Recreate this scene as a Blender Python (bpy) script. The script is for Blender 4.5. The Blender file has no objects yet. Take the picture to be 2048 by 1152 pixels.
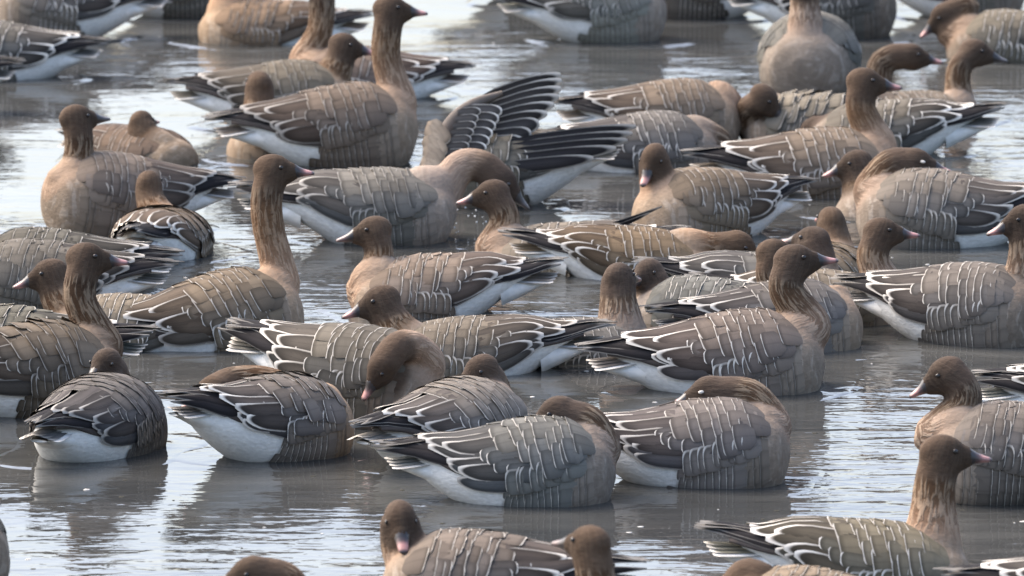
import bpy, math, random
import numpy as np
from mathutils import Vector, Matrix, Euler

R = math.radians
scene = bpy.context.scene
col = scene.collection

# ------------------------------------------------------------------ camera
F = 18348.0                    # focal length in photograph pixels (2048 wide)
CAM_H = 3.45
PITCH = R(9.0)
cam_d = bpy.data.cameras.new('camera')
cam = bpy.data.objects.new('camera', cam_d)
col.objects.link(cam)
cam.location = (0, 0, CAM_H)
cam.rotation_euler = (math.pi / 2 - PITCH, 0, 0)
cam_d.sensor_width = 36
cam_d.lens = 36 * F / 2048
cam_d.clip_start = 0.5
cam_d.clip_end = 9000
cam_d.dof.use_dof = True
cam_d.dof.focus_distance = 20.3
cam_d.dof.aperture_fstop = 10.0
scene.camera = cam

# ------------------------------------------------------------------ sky and sun
SUN_EL, SUN_AZ = 50, -56
world = bpy.data.worlds.new('World')
scene.world = world
world.use_nodes = True
wn = world.node_tree.nodes
wl = world.node_tree.links
bg = wn['Background']
sky = wn.new('ShaderNodeTexSky')
sky.sky_type = 'NISHITA'
sky.sun_disc = False
sky.sun_elevation = R(SUN_EL)
sky.sun_rotation = R(SUN_AZ)
sky.air_density = 1.0
sky.dust_density = 5.5
sky.ozone_density = 1.0
wl.new(sky.outputs[0], bg.inputs[0])
bg.inputs[1].default_value = 0.15

sun_d = bpy.data.lights.new('sun', 'SUN')
sun_d.energy = 0.65
sun_d.angle = R(55)
sun_d.color = (1, .95, .88)
sun = bpy.data.objects.new('sun', sun_d)
col.objects.link(sun)
az, el = R(SUN_AZ), R(SUN_EL)
sdir = Vector((math.sin(az) * math.cos(el), math.cos(az) * math.cos(el), math.sin(el)))
sun.location = sdir * 60
sun.rotation_euler = sdir.to_track_quat('Z', 'Y').to_euler()

scene.view_settings.view_transform = 'Standard'
scene.view_settings.look = 'None'
scene.view_settings.exposure = 1.8
scene.view_settings.gamma = 1.0
scene.view_settings.use_curve_mapping = False


# ------------------------------------------------------------------ node helpers
def new_mat(name):
    m = bpy.data.materials.new(name)
    m.use_nodes = True
    nt = m.node_tree
    return m, nt, nt.nodes['Principled BSDF']


class N:
    def __init__(self, nt):
        self.nt = nt

    def link(self, src, node, i):
        if hasattr(src, 'is_linked') or isinstance(src, bpy.types.NodeSocket):
            self.nt.links.new(src, node.inputs[i])
        else:
            node.inputs[i].default_value = src

    def math(self, op, a, b=None, c=None, clamp=False):
        n = self.nt.nodes.new('ShaderNodeMath')
        n.operation = op
        n.use_clamp = clamp
        self.link(a, n, 0)
        if b is not None:
            self.link(b, n, 1)
        if c is not None:
            self.link(c, n, 2)
        return n.outputs[0]

    def smooth(self, v, a, b, lo=0.0, hi=1.0):
        n = self.nt.nodes.new('ShaderNodeMapRange')
        n.interpolation_type = 'SMOOTHSTEP'
        self.link(v, n, 0)
        for i, x in enumerate((a, b, lo, hi)):
            n.inputs[1 + i].default_value = x
        return n.outputs[0]

    def noise(self, vec, scale, detail=2.0, rough=.5, dist=0.0):
        n = self.nt.nodes.new('ShaderNodeTexNoise')
        if vec is not None:
            self.link(vec, n, 'Vector')
        n.inputs['Scale'].default_value = scale
        n.inputs['Detail'].default_value = detail
        n.inputs['Roughness'].default_value = rough
        n.inputs['Distortion'].default_value = dist
        return n.outputs[0]

    def mix(self, f, a, b, mode='MIX'):
        n = self.nt.nodes.new('ShaderNodeMix')
        n.data_type = 'RGBA'
        n.blend_type = mode
        self.link(f, n, 0)
        for i, x in ((6, a), (7, b)):
            if isinstance(x, tuple):
                n.inputs[i].default_value = x if len(x) == 4 else (*x, 1)
            else:
                self.nt.links.new(x, n.inputs[i])
        return n.outputs[2]

    def vmul(self, vec, s):
        n = self.nt.nodes.new('ShaderNodeVectorMath')
        n.operation = 'MULTIPLY'
        self.link(vec, n, 0)
        n.inputs[1].default_value = s
        return n.outputs[0]

    def bump(self, h, strength, dist, normal=None):
        n = self.nt.nodes.new('ShaderNodeBump')
        n.inputs['Strength'].default_value = strength
        n.inputs['Distance'].default_value = dist
        self.link(h, n, 'Height')
        if normal is not None:
            self.link(normal, n, 'Normal')
        return n.outputs[0]

    def attr(self, name):
        n = self.nt.nodes.new('ShaderNodeAttribute')
        n.attribute_name = name
        return n


# ------------------------------------------------------------------ materials
def mat_body():
    m, nt, bs = new_mat('plumage')
    k = N(nt)
    c = k.attr('Col').outputs['Color']
    nk = k.attr('nuv')
    nw = k.attr('neckw').outputs['Fac']
    tc = nt.nodes.new('ShaderNodeTexCoord').outputs['Object']
    # soft feather mottling over the whole bird
    n1 = k.noise(k.vmul(tc, (1, 1.4, 2.2)), 55, 3, .6)
    n2 = k.noise(tc, 14, 2, .5)
    v = k.math('MULTIPLY_ADD', n1, .55, .72)
    v2 = k.math('MULTIPLY_ADD', n2, .30, .85)
    g = nt.nodes.new('ShaderNodeCombineColor')
    vv = k.math('MULTIPLY', v, v2)
    for i in range(3):
        k.link(vv, g, i)
    c1 = k.mix(1.0, c, g.outputs[0], 'MULTIPLY')
    # faint cross bars of the small body feathers
    barn = k.noise(k.vmul(tc, (72, 20, 19)), 1.0, 2.5, .55, .8)
    bf = k.math('MULTIPLY', k.attr('barw').outputs['Fac'], .17)
    c1 = k.mix(k.math('MULTIPLY', k.smooth(barn, .54, .64), bf), c1, (.62, .56, .48))
    c1 = k.mix(k.math('MULTIPLY', k.smooth(barn, .50, .40), k.math('MULTIPLY', bf, 1.6)), c1, k.mix(1.0, c1, (.55, .52, .5), 'MULTIPLY'))
    # wavy furrows down the neck
    fur = k.noise(nk.outputs['Vector'], 1.0, 2.0, .55, .6)
    fm = k.smooth(fur, .43, .60)
    dark = k.mix(1.0, c1, (.52, .46, .42), 'MULTIPLY')
    lite = k.mix(.22, c1, (.62, .50, .36))
    furc = k.mix(fm, dark, lite)
    c2 = k.mix(k.math('MULTIPLY', nw, .8), c1, furc)
    nt.links.new(c2, bs.inputs['Base Color'])
    bs.inputs['Roughness'].default_value = .85
    bs.inputs['Specular IOR Level'].default_value = .10
    bs.inputs['Sheen Weight'].default_value = .02
    h = k.math('MULTIPLY_ADD', k.math('MULTIPLY', fm, nw), .9, k.math('MULTIPLY', n1, .7))
    nt.links.new(k.bump(h, .55, .006), bs.inputs['Normal'])
    return m


def mat_feather():
    m, nt, bs = new_mat('vane_feather')
    k = N(nt)
    oi = nt.nodes.new('ShaderNodeObjectInfo')
    base, alpha, rnd = oi.outputs['Color'], oi.outputs['Alpha'], oi.outputs['Random']
    uv = nt.nodes.new('ShaderNodeUVMap').outputs[0]
    sp = nt.nodes.new('ShaderNodeSeparateXYZ')
    nt.links.new(uv, sp.inputs[0])
    u, v = sp.outputs[0], sp.outputs[1]
    vp = k.math('MAXIMUM', v, 0.0)
    r = k.math('SQRT', k.math('ADD', k.math('MULTIPLY', u, u), k.math('MULTIPLY', vp, vp)))
    tc = nt.nodes.new('ShaderNodeTexCoord').outputs['Object']
    n1 = k.noise(tc, 60, 2, .5)
    rj = k.math('MULTIPLY_ADD', k.math('SUBTRACT', n1, .5), .06, r)
    fr = k.smooth(rj, .79, .94)
    tipw = k.smooth(vp, .0, .75, .45, 1.0)
    fr = k.math('MULTIPLY', k.math('MULTIPLY', fr, tipw), k.math('MULTIPLY', alpha, k.math('MULTIPLY_ADD', k.math('FRACT', k.math('MULTIPLY', rnd, 7.31)), .45, .72, clamp=True)))
    # darker towards the fringe, a fine shaft, barb streaks
    sub = k.smooth(rj, .20, .80, 1.14, .62)
    barb_v = nt.nodes.new('ShaderNodeCombineXYZ')
    k.link(k.math('ABSOLUTE', u), barb_v, 0)
    k.link(k.math('MULTIPLY_ADD', k.math('ABSOLUTE', u), -.5, v), barb_v, 1)
    k.link(rnd, barb_v, 2)
    barb = k.noise(k.vmul(barb_v.outputs[0], (2.0, 26.0, 9.0)), 1.0, 2, .6)
    val = k.math('MULTIPLY', sub, k.math('MULTIPLY_ADD', barb, .35, .82))
    val = k.math('MULTIPLY', val, k.math('MULTIPLY_ADD', rnd, .40, .80))
    shaft = k.smooth(k.math('ABSOLUTE', u), .02, .06, .88, 1.0)
    val = k.math('MULTIPLY', val, shaft)
    g = nt.nodes.new('ShaderNodeCombineColor')
    for i in range(3):
        k.link(val, g, i)
    c1 = k.mix(1.0, base, g.outputs[0], 'MULTIPLY')
    c2 = k.mix(fr, c1, (.82, .76, .67))
    nt.links.new(c2, bs.inputs['Base Color'])
    bs.inputs['Roughness'].default_value = .8
    bs.inputs['Specular IOR Level'].default_value = .10
    nt.links.new(k.bump(barb, .25, .002), bs.inputs['Normal'])
    return m


def mat_simple(name, colr, rough=.5, spec=.4, attr=None):
    m, nt, bs = new_mat(name)
    k = N(nt)
    tc = nt.nodes.new('ShaderNodeTexCoord').outputs['Object']
    n = k.noise(tc, 40, 2, .5)
    src = k.attr(attr).outputs['Color'] if attr else (*colr, 1)
    g = nt.nodes.new('ShaderNodeCombineColor')
    vv = k.math('MULTIPLY_ADD', n, .5, .75)
    for i in range(3):
        k.link(vv, g, i)
    nt.links.new(k.mix(1.0, src, g.outputs[0], 'MULTIPLY'), bs.inputs['Base Color'])
    bs.inputs['Roughness'].default_value = rough
    bs.inputs['Specular IOR Level'].default_value = spec
    return m


def mat_water():
    m, nt, bs = new_mat('shallow_water')
    k = N(nt)
    tc = nt.nodes.new('ShaderNodeTexCoord').outputs['Object']
    big = k.noise(k.vmul(tc, (.5, .8, 1)), .9, 2, .5)
    mud = k.noise(k.vmul(tc, (.6, 1.6, 1)), 1.7, 4, .6)
    colr = k.mix(k.smooth(mud, .38, .66), (.036, .037, .036), (.064, .064, .060))
    nt.links.new(colr, bs.inputs['Base Color'])
    bs.inputs['Roughness'].default_value = .035
    bs.inputs['IOR'].default_value = 1.41
    w1 = k.noise(k.vmul(tc, (1, 1.5, 1)), 5.5, 2.5, .5, .4)
    w2 = k.noise(k.vmul(tc, (1, 1.3, 1)), 19, 2, .5, .3)
    w0 = k.noise(k.vmul(tc, (.6, 1.4, 1)), 1.6, 1, .5)
    amp = k.smooth(big, .38, .62, .35, 1.25)
    h = k.math('MULTIPLY_ADD', w2, .30, k.math('MULTIPLY', w1, .8))
    h = k.math('MULTIPLY', h, amp)
    w3 = k.noise(k.vmul(tc, (3.2, 15, 1)), 1.0, 2, .55, .2)
    h = k.math('MULTIPLY_ADD', w3, k.smooth(big, .40, .60, .15, .85), h)
    h = k.math('ADD', h, k.math('MULTIPLY', w0, .9))
    nt.links.new(k.bump(h, 1.0, WAVE), bs.inputs['Normal'])
    return m


WAVE = .0055
M_BODY = mat_body()
M_FEATHER = mat_feather()
M_BILL = mat_simple('bill_horn', (0, 0, 0), .35, .5, 'Col')
M_EYE = mat_simple('eye_dark', (.012, .009, .008), .12, .6)
M_LID = mat_simple('pale_eyelid', (.62, .58, .52), .5)
M_LEG = mat_simple('leg_skin', (.22, .09, .085), .5)
M_SHELL = mat_simple('wing_down', (.06, .05, .045), .8, .2)
M_VENT = mat_simple('vent_down', (.68, .67, .63), .8, .2)
M_WATER = mat_water()
M_WINGSKIN = mat_simple('leading_edge', (.13, .11, .095), .8, .2)
M_DROP = mat_simple('droplet_water', (.75, .77, .78), .05, .8)
M_DOWN = mat_simple('down_fluff', (.6, .57, .52), .9, .1)
M_WEED = mat_simple('weed_bits', (.05, .045, .03), .8, .2)

# ------------------------------------------------------------------ water
me = bpy.data.meshes.new('water')
S = 4000
me.from_pydata([(-S, -200, 0), (S, -200, 0), (S, 7000, 0), (-S, 7000, 0)], [], [(0, 1, 2, 3)])
water = bpy.data.objects.new('water', me)
me.materials.append(M_WATER)
water['kind'] = 'structure'
water['label'] = 'shallow rippled grey water under the flock'
col.objects.link(water)

# ------------------------------------------------------------------ pixel -> place
CM = Euler((math.pi / 2 - PITCH, 0, 0)).to_matrix()
CAM = Vector((0, 0, CAM_H))


def ray(px, py):
    return CM @ Vector(((px - 1024) / F, -(py - 576) / F, -1.0))


def on_water(px, py):
    d = ray(px, py)
    return CAM + d * (-CAM_H / d.z)


VIEW = CM @ Vector((0, 0, -1))


def at_depth(px, py, ref):
    return CAM + ray(px, py) * (ref - CAM).dot(VIEW)


U = .82      # metres per template unit: a template goose is 0.6 units from breast to tail


# ------------------------------------------------------------------ shapes
def crom(xs, ys, x):
    """smooth (Catmull-Rom / Hermite) interpolation of stations"""
    xs = np.asarray(xs, float)
    ys = np.asarray(ys, float)
    x = np.clip(np.asarray(x, float), xs[0], xs[-1])
    m = np.gradient(ys, xs)
    i = np.clip(np.searchsorted(xs, x) - 1, 0, len(xs) - 2)
    h = xs[i + 1] - xs[i]
    t = (x - xs[i]) / h
    return ((2 * t ** 3 - 3 * t ** 2 + 1) * ys[i] + (t ** 3 - 2 * t ** 2 + t) * h * m[i]
            + (-2 * t ** 3 + 3 * t ** 2) * ys[i + 1] + (t ** 3 - t ** 2) * h * m[i + 1])


TX = [-.35, -.33, -.28, -.20, -.10, 0, .07, .13, .17, .192]
TORSO = {
    'stand': dict(top=[.135, .150, .166, .192, .216, .226, .222, .200, .168, .125],
                  bot=[.118, .105, .068, .018, -.03, -.055, -.06, -.035, .015, .075],
                  hw=[.010, .030, .062, .102, .132, .144, .142, .124, .088, .028]),
    'swim': dict(top=[.136, .148, .158, .170, .180, .184, .180, .164, .140, .106],
                 bot=[.120, .108, .078, .026, -.04, -.06, -.06, -.035, .012, .066],
                 hw=[.010, .030, .064, .104, .134, .146, .142, .122, .086, .028]),
    'sleep': dict(top=[.130, .144, .162, .190, .216, .230, .228, .208, .176, .130],
                  bot=[.112, .098, .058, .006, -.04, -.06, -.06, -.035, .012, .078],
                  hw=[.010, .034, .070, .112, .144, .158, .156, .136, .098, .030]),
}


class Surf:
    def __init__(s, kind):
        d = TORSO[kind]
        s.top, s.bot, s.hw = (np.array(d[k]) for k in ('top', 'bot', 'hw'))
        s.dz = d['top'][5] - .226
        ex = [-.50, -.44, -.36, -.30, -.22, -.10, 0, .07, .13, .17, .20]
        t = lambda x: float(crom(TX, s.top, x))
        w = lambda x: float(crom(TX, s.hw, x))
        z = lambda x: float(crom(TX, s.bot + .47 * (s.top - s.bot), x))
        k = s.dz
        s.ex = ex
        s.et = [.158 + k * .5, .162 + k * .5, .173 + k * .6, .181 + k * .8, t(-.22) + .006] + [t(x) + .004 for x in ex[5:]]
        s.ew = [.012, .022, .046, .068, w(-.22) + .006] + [w(x) + .006 for x in ex[5:]]
        s.ez = [.149 + k * .5, .149 + k * .5, .144 + k * .5, .134 + k * .5, z(-.22)] + [z(x) for x in ex[5:]]

    def torso(s, x, phi, off=0.0):
        top, bot, hw = crom(TX, s.top, x), crom(TX, s.bot, x), crom(TX, s.hw, x)
        zc = bot + .47 * (top - bot)
        hh = np.where(np.sin(phi) > 0, top - zc, zc - bot)
        return s._p(x, phi, zc, hw, hh, off)

    def wing(s, x, phi, off=0.0):
        top, hw, zc = crom(s.ex, s.et, x), crom(s.ex, s.ew, x), crom(s.ex, s.ez, x)
        low = zc - crom(TX, s.bot, x)
        k = np.clip((np.asarray(x) + .34) / .12, 0, 1)
        low = k * low + (1 - k) * (top - zc)
        hh = np.where(np.sin(phi) > 0, top - zc, low)
        return s._p(x, phi, zc, hw, np.abs(hh), off)

    @staticmethod
    def _p(x, phi, zc, hw, hh, off):
        c, sn = np.cos(phi), np.sin(phi)
        e = .92
        y = hw * np.sign(c) * np.abs(c) ** e
        z = zc + hh * np.sign(sn) * np.abs(sn) ** e
        ny, nz = c / np.maximum(hw, .004), sn / np.maximum(hh, .004)
        l = np.sqrt(ny * ny + nz * nz)
        return np.stack([np.broadcast_to(x, y.shape), y + ny / l * off, z + nz / l * off], -1)

    def rad(s, x):
        return float(np.sqrt(max(crom(s.ex, s.ew, x), .012) * max(crom(s.ex, s.et, x) - crom(s.ex, s.ez, x), .012)))


SURF = {k: Surf(k) for k in TORSO}

TT = np.array([0, .3, .55, .74, .87, .95, .988])
AA = np.array([-1, -.55, 0, .55, 1.0])


def feather_arrays(fn, rad, x0, phi0, L, W, ang=0.0, l0=.003, l1=.009, roll=.0015, camber=.002, y0=.6, p=2.3, curl=0.0, us=1.0):
    """one vane on a surface fn(x, phi, off); points to -x, ang > 0 turns it down"""
    v = np.clip((TT - y0) / (1 - y0), 0, 1)
    w = W * (1 - v ** p) ** (1 / p) * np.clip(.55 + TT * 1.8, 0, 1)
    l = TT * L
    A, Lg = np.meshgrid(AA, l)
    Wg = np.repeat(w[:, None], 5, 1)
    Tg = np.repeat(TT[:, None], 5, 1)
    q = A * Wg
    a = ang + curl * Tg
    x = x0 - Lg * np.cos(a) - q * np.sin(a)
    phi = phi0 + (q * np.cos(a) - Lg * np.sin(a)) / rad
    off = l0 + (l1 - l0) * Tg + roll * A - camber * A * A
    P = fn(x, phi, off)
    uv = np.stack([A * Wg / W * us, (Tg - y0) / (1 - y0)], -1)
    return P.reshape(-1, 3), uv.reshape(-1, 2)


FQ = [(r * 5 + c, r * 5 + c + 1, r * 5 + c + 6, r * 5 + c + 5) for r in range(6) for c in range(4)]


def vane_mesh(name, arrs):
    """mesh of one or several vanes"""
    vs, uvs, fs = [], [], []
    for P, uv in arrs:
        b = len(vs) * 35
        vs.append(P)
        uvs.append(uv)
        fs += [tuple(i + b for i in q) for q in FQ]
    V = np.concatenate(vs)
    T = np.concatenate(uvs)
    m = bpy.data.meshes.new(name)
    m.from_pydata(V.tolist(), [], fs)
    ul = m.uv_layers.new(name='UVMap')
    idx = np.empty(len(m.loops), int)
    m.loops.foreach_get('vertex_index', idx)
    ul.data.foreach_set('uv', T[idx].astype(np.float32).ravel())
    m.polygons.foreach_set('use_smooth', [True] * len(m.polygons))
    m.materials.append(M_FEATHER)
    return m


def mirror(P):
    P = P.copy()
    P[:, 1] *= -1
    return P


def poly_mesh(name, V, Fc, mat, smooth=True):
    m = bpy.data.meshes.new(name)
    m.from_pydata([tuple(v) for v in V], [], Fc)
    m.polygons.foreach_set('use_smooth', [smooth] * len(m.polygons))
    if mat:
        m.materials.append(mat)
    return m


# colour classes of vanes: base albedo and fringe strength
VANE = {
    'mantle_feather': ((0.122, 0.104, 0.089), .60),
    'covert_feather': ((0.114, 0.101, 0.091), .68),
    'greater_covert': ((0.096, 0.087, 0.081), 1.0),
    'secondary_feather': ((0.070, 0.066, 0.065), .75),
    'tertial_feather': ((0.070, 0.059, 0.053), 1.0),
    'primary_feather': ((.020, .018, .019), .25),
    'tail_feather': ((.20, .185, .17), .7),
    'flank_feather': ((0.132, 0.116, 0.100), .85),
}


def wing_vanes(kind, rng, loose=0.0):
    """list of (class, arrays) for the left folded wing"""
    s = SURF[kind]
    out = []
    j = lambda a: rng.uniform(-a, a)
    lz = loose

    def add(cls, x0, phi, L, W, ang, l0, l1, neat=1.0, **kw):
        out.append((cls, feather_arrays(s.wing, s.rad(x0 - .5 * L), x0 + j(.0035) * neat, R(phi + j(2)), L * (1 + j(.07) * neat), W * (1 + j(.08)),
                                        R(ang + j(4 + 10 * lz) * (.35 + .65 * neat)), l0 + lz * .002, l1 + j(.0012) + lz * abs(j(.022)), **kw)))
    # primaries, lowest layer, over the rump and past the tail
    for i, phi in enumerate((34, 47, 60, 72)):
        add('primary_feather', -.21 + .012 * i, phi, .222 + .016 * i, .0175, 2 - 2 * i, .001 + .0012 * i, .006 + .004 * i, y0=.2, p=1.8, curl=-.10)
    # secondaries, along the lower rear edge
    for i, phi in enumerate((6, 12, 19)):
        add('secondary_feather', -.062 - .014 * i, phi, .165, .020, -1, .002 + .001 * i, .006 + .0015 * i, y0=.6)
    # tertials: long, crisply edged, stacked
    for i, phi in enumerate((15, 25, 36, 48, 61, 75)):
        add('tertial_feather', -.062 - .012 * i + .016 * (i % 2), phi, .165 + .022 * (i % 3) + .004 * i, .0255, -1, .005 + .0012 * i, .010 + .0016 * i, y0=.5, p=2.2, roll=.003)
    # greater coverts: a diagonal row with bold tips
    for i, phi in enumerate((13, 19, 26, 33, 41)):
        add('greater_covert', .030 - .022 * i, phi, .112, .0205, 1, .004, .0090 + .0005 * i, y0=.80, p=2.6, roll=.001, camber=.0005, us=.7)
    # lesser coverts and mantle, shingled rows from front to back
    rows = 8
    for r in range(rows):
        x0 = .114 - .0238 * r
        lo = (46, 37, 30, 25, 23, 28, 37, 46)[r]
        phis = list(np.arange(lo + 5 + j(3), 97, 17.0))
        slant = .00055 + j(.00012)
        wob = rng.uniform(0, 6.28)
        for q, phi in enumerate(phis):
            up = phi > 45
            L = .060 + (.010 if r > 4 else 0) + (.024 if r == 7 else 0)
            add('mantle_feather' if up else 'covert_feather', x0 + slant * (82 - phi) + .0025 * math.sin(wob + q * 1.3), phi, L, .0345 * (.92 + .16 * rng.random()), 13 - 4 * (phi / 90),
                -.005 + .0055 * min(r, 2), .0078 + .0012 * min(r, 3), neat=.35 + lz, y0=.75 if up else .72, p=3.6, roll=.0010, camber=.0005, us=.55 if up else .6)
    return out


def flank_vanes(kind, rng):
    s = SURF[kind]
    out = []
    j = lambda a: rng.uniform(-a, a)
    for a, phi in enumerate((-34, -18, -4, 9)):
        n = 14 - a + rng.choice((0, 0, 1))
        for i in range(n):
            x0 = .160 - .0178 * i + j(.0010) - .0022 * a
            k = np.clip((i - 2) / 6, 0, 1.4)
            ph = phi + (6 + a) * (1 - k) + j(1.8)
            front = i < 4
            out.append((front, feather_arrays(s.torso, .13, x0, R(ph), .052 * (1 + j(.02)), .0330 * (1 + j(.12)) * (1 if i < n - 2 else .72), R(2 + j(2.5) - (8 if i >= n - 2 else 0)), -.004 if i < 3 else .001,
                                      (.0025 if front else .0050) + j(.0006), y0=.76, p=2.8, roll=.0006, camber=.0005, us=.5)))
    # upper flank feathers lap over the wing; their upper side is pale
    for i in range(9):
        P, uv = feather_arrays(s.torso, .13, .108 - .0190 * i + j(.002), R(23 - 1.9 * i + j(1.0)), .056 * (1 + j(.08)), .0260, R(7 + j(3)), .004 + .0008 * i, .0135 + .0008 * i, y0=.72, p=2.6, roll=.0025, camber=.0008)
        uv[:, 0] = np.where(uv[:, 0] > 0, uv[:, 0] * 1.04, uv[:, 0] * .5)
        out.append((False, (P, uv)))
    return out


def shell_mesh(kind, side):
    """solid wing under the vanes"""
    s = SURF[kind]
    xs = np.linspace(.085, -.36, 22)
    lo = np.interp(-xs, [-.135, -.08, 0, .1, .2, .3, .4], [40, 34, 21, 12, 8, 8, 14])
    n = 10
    V = []
    for layer in (-.0015, -.010):
        for x, l in zip(xs, lo):
            V.append(s.wing(np.full(n, x), np.radians(np.linspace(l, 86, n)), layer))
    V = np.concatenate(V)
    a = len(xs)
    off = a * n
    Fc = []
    for i in range(a - 1):
        for c in range(n - 1):
            q = (i * n + c, i * n + c + 1, (i + 1) * n + c + 1, (i + 1) * n + c)
            Fc.append(q)
            Fc.append(tuple(off + v for v in reversed(q)))
        for c in (0, n - 1):
            Fc.append((i * n + c, (i + 1) * n + c, off + (i + 1) * n + c, off + i * n + c))
    for i in (0, a - 1):
        for c in range(n - 1):
            Fc.append((i * n + c, i * n + c + 1, off + i * n + c + 1, off + i * n + c))
    if side < 0:
        V = mirror(V)
    return poly_mesh('wing', V, Fc, M_SHELL)


TEMPL = {}


def template(kind, var, loose):
    key = (kind, var, loose)
    if key in TEMPL:
        return TEMPL[key]
    rng = random.Random(sum(map(ord, kind)) * 7 + var * 31 + int(loose * 100))
    t = {}
    for side in (1, -1):
        vanes = wing_vanes(kind, rng, loose)
        if side < 0:
            vanes = [(c, (mirror(P), uv)) for c, (P, uv) in vanes]
        t[side] = dict(vanes=[(c, vane_mesh(c, [a])) for c, a in vanes],
                       joined={c: vane_mesh(c + 's', [a for cc, a in vanes if cc == c]) for c in {c for c, _ in vanes}},
                       shell=shell_mesh(kind, side))
        fl = flank_vanes(kind, rng)
        if side < 0:
            fl = [(f, (mirror(P), uv)) for f, (P, uv) in fl]
        t[side]['flank'] = vane_mesh('flank_feathers', [q for f, q in fl if not f])
        t[side]['breast'] = vane_mesh('breast_feathers', [q for f, q in fl if f])
    # tail: fan of seven vanes over a white wedge
    s = SURF[kind]
    zt = .132 + s.dz * .5
    tail = []
    for i in range(7):
        a = (i - 3) * .038 * (1 + 2.5 * loose)
        TTg, A = np.repeat(TT[:, None], 5, 1), np.repeat(AA[None], 7, 0)
        y0 = .45
        v = np.clip((TT - y0) / (1 - y0), 0, 1)
        w = (.026 * (1 - v ** 2.6) ** (1 / 2.6))[:, None] * np.ones((1, 5))
        L = .150 - .006 * abs(i - 3)
        q = A * w
        x = -.265 - TTg * L * math.cos(a) - q * math.sin(a)
        y = (i - 3) * .0095 + TTg * L * math.sin(a) * .9 + q * math.cos(a)
        z = zt + .016 - .0026 * abs(i - 3) - .010 * TTg - .22 * np.sqrt(y * y + .0001)
        uv = np.stack([A * w / .026 * .75, (TTg - y0) / (1 - y0)], -1)
        tail.append(vane_mesh('tail_feather', [(np.stack([x, y, z], -1).reshape(-1, 3), uv.reshape(-1, 2))]))
    t['tail'] = tail
    V, Fc = [], []
    n = 12
    for i, (x, w, h, zc) in enumerate(((-.24, .075, .045, .098), (-.30, .062, .030, .106), (-.35, .044, .014, .112), (-.39, .026, .004, .116))):
        for c in range(n):
            p = c / n * 2 * math.pi
            V.append((x, w * math.cos(p), zc + s.dz * .5 + h * math.sin(p)))
    for i in range(3):
        for c in range(n):
            Fc.append((i * n + c, i * n + (c + 1) % n, (i + 1) * n + (c + 1) % n, (i + 1) * n + c))
    Fc.append(tuple(range(n)))
    Fc.append(tuple(3 * n + c for c in reversed(range(n))))
    t['tailbase'] = poly_mesh('tail', V, Fc, M_VENT)
    TEMPL[key] = t
    return t


# ------------------------------------------------------------------ body of one goose
def ellipsoid(c, axes, M, nu=14, nv=10):
    V, Fc = [], []
    for i in range(1, nv):
        th = math.pi * i / nv
        for k in range(nu):
            p = 2 * math.pi * k / nu
            V.append(c + M @ Vector((axes[0] * math.cos(th), axes[1] * math.sin(th) * math.cos(p), axes[2] * math.sin(th) * math.sin(p))))
    a = len(V)
    V.append(c + M @ Vector((axes[0], 0, 0)))
    V.append(c + M @ Vector((-axes[0], 0, 0)))
    for i in range(nv - 2):
        for k in range(nu):
            Fc.append((i * nu + k, i * nu + (k + 1) % nu, (i + 1) * nu + (k + 1) % nu, (i + 1) * nu + k))
    for k in range(nu):
        Fc.append((a, (k + 1) % nu, k))
        Fc.append((a + 1, (nv - 2) * nu + k, (nv - 2) * nu + (k + 1) % nu))
    return V, Fc


def spline(pts, n):
    """centripetal-like Catmull-Rom through pts, resampled to n by arc length"""
    P = [np.array(p, float) for p in pts]
    P = [2 * P[0] - P[1]] + P + [2 * P[-1] - P[-2]]
    out = []
    for i in range(1, len(P) - 2):
        for t in np.linspace(0, 1, 24, endpoint=False):
            a, b, c, d = P[i - 1], P[i], P[i + 1], P[i + 2]
            out.append(.5 * (2 * b + (c - a) * t + (2 * a - 5 * b + 4 * c - d) * t * t + (3 * b - a - 3 * c + d) * t ** 3))
    out.append(P[-2])
    out = np.array(out)
    s = np.concatenate([[0], np.cumsum(np.linalg.norm(np.diff(out, axis=0), axis=1))])
    return np.stack([np.interp(np.linspace(0, s[-1], n), s, out[:, k]) for k in range(3)], 1), s[-1]


def head_frame(look):
    """columns: forward (bill), side, up"""
    f = look.normalized()
    sd = Vector((0, 0, 1)).cross(f)
    if sd.length < .05:
        sd = Vector((0, 1, 0))
    sd.normalize()
    up = f.cross(sd)
    return Matrix((f, sd, up)).transposed()


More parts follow.
